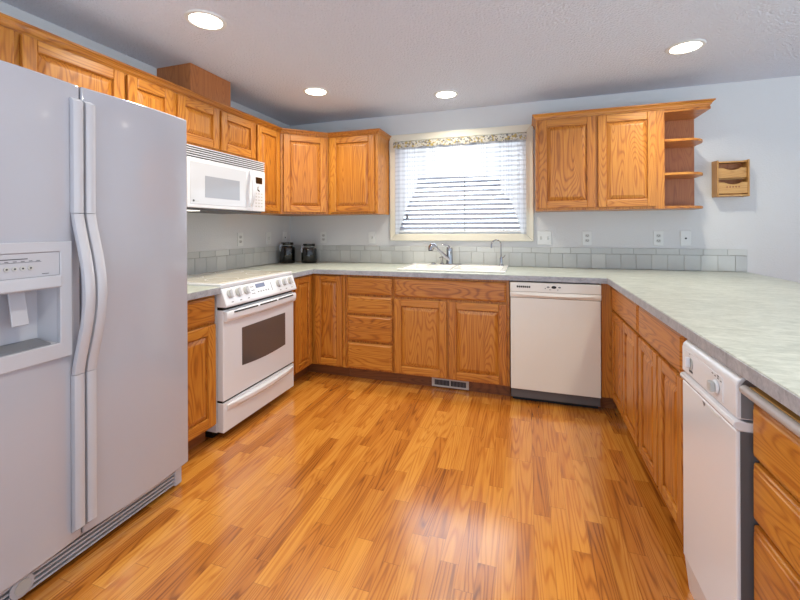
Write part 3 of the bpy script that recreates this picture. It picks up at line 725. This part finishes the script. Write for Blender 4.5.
for bx, bw, bz, mt in ((0.293, 0.016, 0.836, BLACK), (0.256, 0.009, 0.836, GREY_P), (0.330, 0.009, 0.836, GREY_P), (0.237, 0.004, 0.826, GREY_D), (0.268, 0.004, 0.819, GREY_D), (0.318, 0.004, 0.819, GREY_D)):
    b = MB().lathe([(1, -0.0175), (1, -0.0145)], 20, axis='y'); b.v = [(bx + x * bw, y, bz + z * bw * 0.62) for x, y, z in b.v]; b.build('button', mt, pn)
kp = MB().box(0.008, W_ - 0.006, 0.024, 0.036, 0.036, 0.0965).build('kick_plate', plain('mid_grey_kick_enamel', (158, 158, 166), 0.45), DW)
for x in (0.025, W_ - 0.025): MB().lathe([(0.006, 0.0215), (0.006, 0.0239)], 12, (x, 0, 0.07), 'y').build('screw', GREY_D, kp)
MB().box(0.012, W_ - 0.012, 0.060, 0.09, 0.0, 0.0318).build('base', BLACK, DW)

# ------------------------------------------------------------------ trash compactor in the peninsula
TC = thing('trash_compactor', 'narrow white trash compactor with knobs built into the peninsula', 'trash compactor', (2.925, -1.952, 0), -R90)
TW = 0.366
MB().box(0.002, TW - 0.002, 0.004, 0.58, 0.0, 0.866).build('body', GREY_P, TC)
df = MB().box(0.0, TW, -0.056, 0.003, 0.115, 0.722).build('drawer_front', WHITE, TC, bevel=0.005, seg=3)
MB().prism([(0.003, 0.7225), (-0.050, 0.7225), (-0.060, 0.728), (-0.064, 0.737), (-0.060, 0.746), (-0.046, 0.750), (-0.034, 0.7465), (0.003, 0.7465)], -0.001, TW + 0.001, 'x').build('handle_rail', WHITE, df, bevel=0.002, smooth=True)
cpn = MB().prism([(0.003, 0.753), (-0.052, 0.753), (-0.056, 0.757), (-0.056, 0.838), (-0.052, 0.851), (-0.042, 0.861), (-0.02, 0.869), (0.003, 0.872)], 0.0, TW, 'x').build('control_panel', WHITE, TC, bevel=0.003, smooth=True)
MB().box(0.022, TW - 0.070, -0.0578, -0.0555, 0.764, 0.834).build('face_plate', WHITE, cpn, bevel=0.001)
ls = MB().lathe([(0.020, -0.0600), (0.019, -0.058)], 20, (0.078, 0, 0.800), 'y').build('key_switch', SOCK, cpn)
MB().box(0.072, 0.084, -0.074, -0.0602, 0.788, 0.822).build('switch_lever', WHITE, ls, bevel=0.003)
kb = MB().lathe([(0.019, -0.0595), (0.0185, -0.063), (0.016, -0.065)], 24, (0.262, 0, 0.797), 'y').build('knob', WHITE, cpn, smooth=True)
MB().box(0.250, 0.274, -0.078, -0.0652, 0.783, 0.811).build('knob_grip', SOCK, kb, bevel=0.003)
pm = MB().box(0.066, 0.076, -0.0582, -0.0575, 0.829, 0.831).box(0.066, 0.094, -0.0582, -0.0575, 0.772, 0.779)
for k in range(4): pm.box(0.232 + k * 0.017, 0.241 + k * 0.017, -0.0582, -0.0575, 0.8255 - 0.002 * k, 0.828 - 0.002 * k)
pm.prism([(0.266, 0.832), (0.276, 0.832), (0.271, 0.824)], -0.0582, -0.0575, 'y'); pm.build('panel_print', INK, cpn)
MB().box(TW + 0.0002, TW + 0.0015, -0.048, 0.003, 0.118, 0.722).build('side_panel', GREY_D, df)
MB().prism([(-0.046, 0.757), (-0.046, 0.842), (-0.036, 0.856), (0.003, 0.866), (0.003, 0.757)], TW + 0.0002, TW + 0.0015, 'x').build('side_panel', GREY_P, cpn)
em = MB().prism([(0.165, 0.716), (0.185, 0.716), (0.175, 0.703)], -0.0572, -0.0556, 'y').build('emblem', GREY_P, df)
MB().box(0.185, 0.270, -0.0570, -0.0557, 0.712, 0.716).build('emblem_bar', PLATE, df)
MB().prism([(0.003, 0.1145), (-0.053, 0.1145), (-0.040, 0.0), (0.003, 0.0)], 0.004, TW - 0.004, 'x').build('kick_plate', WHITE, TC)

# ------------------------------------------------------------------ sink and taps
SK = thing('sink', 'white double-bowl drop-in kitchen sink under the window', 'sink', (1.785, -0.305, CT1), 0)
ox, oy = 1.785, -0.305
xs = [1.362 - ox, 1.405 - ox, 1.768 - ox, 1.802 - ox, 2.165 - ox, 2.208 - ox]; ys = [-0.560 - oy, -0.520 - oy, -0.165 - oy, -0.052 - oy]
isb = lambda u, w: ys[1] < w < ys[2] and (xs[1] < u < xs[2] or xs[3] < u < xs[4])
rim = MB().cells(xs, ys, lambda u, w: not isb(u, w), lambda u, w: (u, w, 0.014), lambda u, w: (u, w, 0.0005)).build('rim', SINKW, SK, bevel=0.006, seg=3)
for a, b in ((xs[1], xs[2]), (xs[3], xs[4])):
    m = MB(); y0, y1 = ys[1], ys[2]; e = 0.03; d = -0.175
    def rr(k, z): return [(a + k, y0 + k, z), (b - k, y0 + k, z), (b - k, y1 - k, z), (a + k, y1 - k, z)]
    for R in (rr(0.0005, 0.006), rr(0.006, -0.02), rr(0.014, d + 0.03), rr(0.04, d)): m.v += R
    for i in range(3):
        for k in range(4): l = (k + 1) % 4; m.f.append((i * 4 + k, i * 4 + l, i * 4 + 4 + l, i * 4 + 4 + k))
    m.f.append((12, 13, 14, 15))
    bo = m.build('bowl', SINKW, SK, smooth=True)
    MB().lathe([(0.042, d + 0.001), (0.040, d + 0.004), (0.018, d + 0.003)], 24, ((a + b) / 2, (y0 + y1) / 2, 0)).build('drain', CHROME, bo, smooth=True)
ZD = CT1 + 0.0145
FA = thing('faucet', 'chrome kitchen faucet with a pull-out spray spout', 'faucet', (1.705, -0.105, ZD), 0)
MB().box(-0.045, 0.105, -0.034, 0.034, 0.0, 0.007).build('deck_plate', CHROME, FA, bevel=0.003)
bd = MB().lathe([(0.032, 0.007), (0.030, 0.02), (0.028, 0.115), (0.029, 0.135), (0.025, 0.150), (0.008, 0.156)], 24).build('body', CHROME, FA, smooth=True)
MB().tube([(0.0, 0.0, 0.152), (-0.012, -0.006, 0.163), (-0.045, -0.030, 0.176), (-0.062, -0.042, 0.180)], [0.010, 0.009, 0.007, 0.006], 12).build('lever', CHROME, bd, smooth=True)
MB().tube([(0.0, -0.015, 0.040), (-0.035, -0.035, 0.075), (-0.075, -0.060, 0.118), (-0.098, -0.075, 0.142)], [0.018, 0.016, 0.014, 0.014], 14).build('spout', CHROME, FA, smooth=True)
sp = MB().tube([(-0.098, -0.075, 0.142), (-0.108, -0.082, 0.155), (-0.122, -0.092, 0.166), (-0.136, -0.102, 0.166), (-0.144, -0.108, 0.152), (-0.146, -0.110, 0.132)], [0.015, 0.021, 0.026, 0.028, 0.026, 0.024], 16).build('spray_head', CHROME, FA, smooth=True)
MB().lathe([(0.020, 0.126), (0.020, 0.132)], 16, (-0.146, -0.110, 0)).build('nozzle', BLACK, sp)
SD = thing('soap_dispenser', 'short chrome soap dispenser beside the faucet', 'soap dispenser', (1.632, -0.085, ZD), 0)
MB().lathe([(0.019, 0), (0.018, 0.006), (0.011, 0.010), (0.011, 0.05), (0.013, 0.054), (0.013, 0.066), (0.006, 0.07)], 18).build('pump_body', CHROME, SD, smooth=True)
MB().tube([(0, 0, 0.060), (-0.01, -0.02, 0.062), (-0.018, -0.04, 0.056)], [0.006, 0.005, 0.005], 10).build('pump_spout', CHROME, SD, smooth=True)
HC = tag(MB().lathe([(0.022, 0), (0.022, 0.006), (0.016, 0.012), (0.006, 0.014)], 20).build('hole_cover', CHROME, loc=(1.555, -0.095, ZD), smooth=True), 'small low chrome cap on the sink rim near the soap dispenser', 'cap')
FT = thing('filter_faucet', 'slim gooseneck chrome drinking-water faucet on the sink rim', 'faucet', (2.150, -0.10, ZD), 0)
MB().lathe([(0.022, 0), (0.021, 0.006), (0.013, 0.012), (0.013, 0.06), (0.009, 0.075)], 18).build('body', CHROME, FT, smooth=True)
pts = [(0, 0, 0.07), (0, 0, 0.15)] + [(-0.038 + 0.038 * math.cos(a), -0.030 + 0.030 * math.cos(a), 0.175 + 0.045 * math.sin(a)) for a in [PI * k / 10 for k in range(0, 11)]] + [(-0.077, -0.061, 0.152)]
MB().tube(pts, 0.0055, 10).build('gooseneck', CHROME, FT, smooth=True)
MB().tube([(0.0, 0, 0.052), (0.02, -0.012, 0.068), (0.036, -0.02, 0.09)], [0.006, 0.005, 0.004], 10).build('lever', CHROME, FT, smooth=True)

# ------------------------------------------------------------------ canisters
def canister(loc, h_, label, rz):
    k = thing('canister', label, 'canister', (*loc, CT1), rz, 'black canisters in the counter corner')
    r = 0.076
    MB().lathe([(r * 0.94, 0.0), (r, 0.008), (r, h_ - 0.018), (r * 0.93, h_ - 0.006), (r * 0.72, h_), (r * 0.70, h_ + 0.008)], 28).build('jar', BLACK_G, k, smooth=True)
    MB().lathe([(r * 0.715, h_ + 0.008), (r * 0.715, h_ + 0.013)], 28).build('seal', SOCK, k, smooth=True)
    ld = MB().lathe([(r * 0.76, h_ + 0.013), (r * 0.80, h_ + 0.018), (r * 0.80, h_ + 0.034), (r * 0.74, h_ + 0.040)], 28).build('lid', BLACK_G, k, smooth=True)
    bl = MB().tube([(-0.045, -0.055, h_ + 0.028), (-0.052, -0.063, h_ + 0.010), (-0.055, -0.066, h_ - 0.020), (-0.050, -0.066, h_ - 0.045)], 0.0035, 8)
    bl.tube([(-0.030, -0.064, h_ + 0.024), (-0.036, -0.072, h_ + 0.006), (-0.042, -0.072, h_ - 0.018), (-0.046, -0.068, h_ - 0.045)], 0.0035, 8)
    bl.build('wire_clamp', CHROME, k, smooth=True)
    for a in (-0.02, 0.03): pass
canister((0.098, -0.205), 0.165, 'taller black glass canister with wire clamp in the counter corner', 0.3)
canister((0.300, -0.135), 0.150, 'shorter black glass canister with wire clamp standing under the diagonal cabinet', 0.2)

# ------------------------------------------------------------------ wall plates
def plate(w, label, kind, loc, rz, name):
    t = thing(name, label, {'outlet': 'outlet', 'switch': 'light switch', 'jack': 'wall jack'}[kind.split('_')[0]], loc, rz, 'white wall plates')
    h = 0.117
    MB().box(-w / 2, w / 2, -0.006, -0.0005, -h / 2, h / 2).build('plate', PLATE, t, bevel=0.003)
    gangs = [0] if w < 0.1 else [-w / 4, w / 4]
    for g in gangs:
        if kind == 'outlet':
            for z in (-0.02, 0.02):
                s = MB().prism([(g + 0.0165 * math.cos(a) , z + max(-0.0125, min(0.0125, 0.0165 * math.sin(a)))) for a in [2 * PI * k / 20 for k in range(20)]], -0.0078, -0.0055, 'y').build('socket', SOCK, t)
                MB().box(g - 0.0075, g - 0.0050, -0.0084, -0.0077, z - 0.003, z + 0.006).box(g + 0.0050, g + 0.0075, -0.0084, -0.0077, z - 0.003, z + 0.005).box(g - 0.002, g + 0.002, -0.0084, -0.0077, z - 0.009, z - 0.005).build('slot', BLACK, s)
        elif kind == 'switch':
            s = MB().box(g - 0.006, g + 0.006, -0.0072, -0.0058, -0.013, 0.013).build('toggle_slot', SOCK, t)
            MB().prism([(-0.007, -0.006), (-0.018, 0.003), (-0.016, 0.009), (-0.007, 0.006)], g - 0.004, g + 0.004, 'x').build('toggle', PLATE, t)
        else:
            MB().lathe([(0.007, -0.0085), (0.007, -0.0058)], 14, (g, 0, 0), 'y').build('jack', BLACK, t)
    return t
ZP = 1.163
plate(0.072, 'white outlet plate on the left wall just beside the microwave side of the range', 'outlet', (0, -0.762, ZP), R90, 'wall_outlet')['label'] = 'white duplex outlet on the wall behind the range, farthest from the corner'
plate(0.072, '', 'switch', (0, -0.370, ZP), R90, 'light_switch')['label'] = 'white single switch plate between the range outlet and the taller canister'
plate(0.072, '', 'jack', (0, -0.105, ZP), R90, 'wall_jack')['label'] = 'white jack plate with a black dot above the taller canister'
plate(0.072, '', 'outlet', (0.391, 0, ZP), 0, 'wall_outlet')['label'] = 'white duplex outlet on the window wall just past the shorter canister'
plate(0.076, '', 'switch', (0.923, 0, ZP), 0, 'light_switch')['label'] = 'white single switch plate under the cabinet beside the sink window'
plate(0.114, '', 'switch', (2.503, 0, ZP), 0, 'light_switch')['label'] = 'white double switch plate below the open-shelf cabinet beside the window'
plate(0.070, '', 'outlet', (2.835, 0, ZP), 0, 'wall_outlet')['label'] = 'white duplex outlet under the middle of the two-door wall cabinet'
plate(0.070, '', 'outlet', (3.345, 0, ZP), 0, 'wall_outlet')['label'] = 'white duplex outlet under the open end shelves'
plate(0.072, '', 'jack', (3.527, 0, ZP), 0, 'wall_jack')['label'] = 'white jack plate with a black dot under the open end shelves'

# ------------------------------------------------------------------ letter holder on the wall
LH = thing('letter_holder', 'small pine letter holder with two scalloped pockets hung on the wall', 'letter holder', (3.696, 0, 1.472), 0)
LW, LHh, LD = 0.196, 0.270, 0.096
MB().box(0.010, LW - 0.010, -0.012, -0.002, 0.002, LHh - 0.01).build('back_board', PLY, LH)  # darker wood puts the shade of the pocket openings into the colour
for x in (0.0, LW - 0.010): MB().prism([(-0.002, 0.0), (-LD, 0.0), (-LD, LHh - 0.004), (-0.002, LHh + 0.002)], x, x + 0.010, 'x').build('side_board', PINE['z'], LH, bevel=0.002)
def scallop(z0, z1, y):
    p = [(0.011, z0), (LW - 0.011, z0), (LW - 0.011, z1)]
    for k in range(0, 13):
        t_ = k / 12; x = lerp(LW - 0.045, 0.045, t_); p.append((x, z1 - 0.016 * math.sin(PI * t_) ** 0.8))
    return MB().prism(p + [(0.011, z1)], y, y + 0.009, 'y').build('pocket_front', PINE['x'], LH, bevel=0.002)
pf = scallop(0.022, 0.105, -LD + 0.004); scallop(0.137, 0.212, -LD + 0.016)
em = MB()
for k in range(5): a = 0.055 + k * 0.018; em.prism([(a, 0.070), (a + 0.006, 0.078), (a + 0.012, 0.070), (a + 0.006, 0.062)], -LD + 0.0034, -LD + 0.0042, 'y')
em.build('carved_motif', OAK_TOE, pf)
MB().box(0.011, LW - 0.011, -LD + 0.002, -0.013, 0.004, 0.014).build('bottom_board', PINE['x'], LH)
MB().box(0.011, LW - 0.011, -0.060, -0.013, 0.128, 0.136).build('middle_board', PINE['x'], LH)
MB().box(0.011, LW - 0.011, -LD + 0.012, -0.013, 0.250, 0.260).build('top_rail', PINE['x'], LH)

# ------------------------------------------------------------------ toe-kick register
VR = thing('floor_register', 'white metal vent register set in the toe kick under the sink cabinet', 'vent', (1.642, -0.536, 0.010), 0)
vw, vh = 0.290, 0.066
MB().box(0.004, vw - 0.004, -0.004, -0.001, 0.004, vh - 0.004).build('backing', BLACK, VR)
MB().cells([0, 0.022, vw / 2 - 0.005, vw / 2 + 0.005, vw - 0.022, vw], [0, 0.012, vh - 0.012, vh], lambda u, w: not (0.012 < w < vh - 0.012 and (0.022 < u < vw / 2 - 0.005 or vw / 2 + 0.005 < u < vw - 0.022)),
           lambda u, w: (u, -0.010, w), lambda u, w: (u, -0.0045, w)).build('frame', plain('pale_register_enamel', (206, 204, 200), 0.4), VR, bevel=0.002)
lv = MB()
for k in range(22):
    x = 0.026 + k * 0.011
    if abs(x - vw / 2) > 0.008: lv.box(x, x + 0.004, -0.0085, -0.0045, 0.0122, vh - 0.0122)
lv.build('louvre', GREY_P, VR)

# ------------------------------------------------------------------ blinds and curtain
BL = thing('window_blind', 'white horizontal slat blind hanging in the sink window', 'blind', ((WX0 + WX1) / 2, 0.034, WZ0 + 0.012), 0)
bw = (WX1 - WX0) / 2 - 0.012; bh = WZ1 - WZ0 - 0.02
MB().box(-bw, bw, -0.022, 0.022, bh - 0.04, bh).build('headrail', VINYL, BL, bevel=0.003)
MB().box(-bw, bw, -0.020, 0.020, 0.0, 0.018).build('bottom_rail', VINYL, BL, bevel=0.003)
sl = MB(); z = 0.040
while z < bh - 0.05:
    a = math.radians(33); c_, s_ = math.cos(a), math.sin(a); ww = 0.0245; tt = 0.0013
    pts = []
    for k in range(5):
        u = lerp(-ww, ww, k / 4); cu = 0.003 * (1 - (u / ww) ** 2); pts.append((u * c_ - cu * s_, u * s_ + cu * c_))
    pl = [(y, z + w) for y, w in pts] + [(y - tt * s_ * 0 , z + w - tt * 1.6) for y, w in reversed(pts)]
    sl.prism(pl, -bw, bw, 'x'); z += 0.0425
sl.build('slats', SLATM, BL)
for x in (-0.38, 0.06, 0.40): MB().tube([(x, -0.026, 0.01), (x, -0.026, bh - 0.02)], 0.0018 if x != 0.06 else 0.0028, 6).build('ladder_cord', SOCK if x != 0.06 else GREY_P, BL)
cd = MB().tube([(-0.485, -0.029, 0.17), (-0.485, -0.029, bh - 0.03)], 0.0012, 6).build('lift_cord', SOCK, BL)
MB().lathe([(0.004, 0.178), (0.008, 0.165), (0.013, 0.135), (0.011, 0.130)], 14, (-0.485, -0.032, 0)).build('tassel', GREY_D, cd, smooth=True)

CU = thing('curtain', 'sheer white checked curtain parted over the blind with a floral heading', 'curtain', ((WX0 + WX1) / 2, -0.04, WZ0), 0)
cx0, cx1 = WX0 - 0.012, WX1 + 0.008; ctr = (WX0 + WX1) / 2
hem_pts = [(cx0, 1.195), (1.215, 1.20), (1.225, 1.26), (1.30, 1.47), (1.385, 1.62), (1.40, 1.725), (2.135, 1.70), (2.15, 1.57), (2.235, 1.48), (2.29, 1.30), (2.318, 1.20), (cx1, 1.195)]
def hem(x):
    for (a, za), (b, zb) in zip(hem_pts, hem_pts[1:]):
        if a <= x <= b: return lerp(za, zb, (x - a) / (b - a))
    return 1.2
m = MB(); nx, nz = 260, 14; ztop = 2.055
for i in range(nx + 1):
    x = lerp(cx0, cx1, i / nx); hz = hem(x)
    for j in range(nz + 1):
        t_ = j / nz; z = lerp(ztop, hz, t_)
        y = 0.007 * math.sin(x * 62 + 1.3 * math.sin(x * 9)) * (0.5 + 0.5 * t_) + 0.004 * math.sin(x * 23 + 2 * t_)
        y += 0.012 * max(0.0, math.sin(x * 17.0 + 0.8)) ** 3; m.v.append((x - ctr, y, z - WZ0))
for i in range(nx):
    for j in range(nz): a = i * (nz + 1) + j; m.f.append((a, a + 1, a + nz + 2, a + nz + 1))
m.build('sheer_panel', SHEER, CU, smooth=True)
m = MB(); nx = 200
for i in range(nx + 1):
    x = lerp(cx0 - 0.004, cx1 + 0.004, i / nx)
    for j, (z, d) in enumerate(((2.068, 0.0), (2.060, -0.012), (2.035, -0.016), (2.012, -0.013), (2.006 + 0.004 * math.sin(x * 40), -0.011))):
        m.v.append((x - ctr, d - 0.004 + 0.003 * math.sin(x * 90 + j), z - WZ0))
for i in range(nx):
    for j in range(4): a = i * 5 + j; m.f.append((a, a + 1, a + 6, a + 5))
m.build('floral_heading', VALM, CU, smooth=True)
MB().tube([(cx0 - 0.008 - ctr, 0.0, 2.045 - WZ0), (cx1 + 0.008 - ctr, 0.0, 2.045 - WZ0)], 0.005, 8).build('curtain_rod', VINYL, CU, smooth=True)
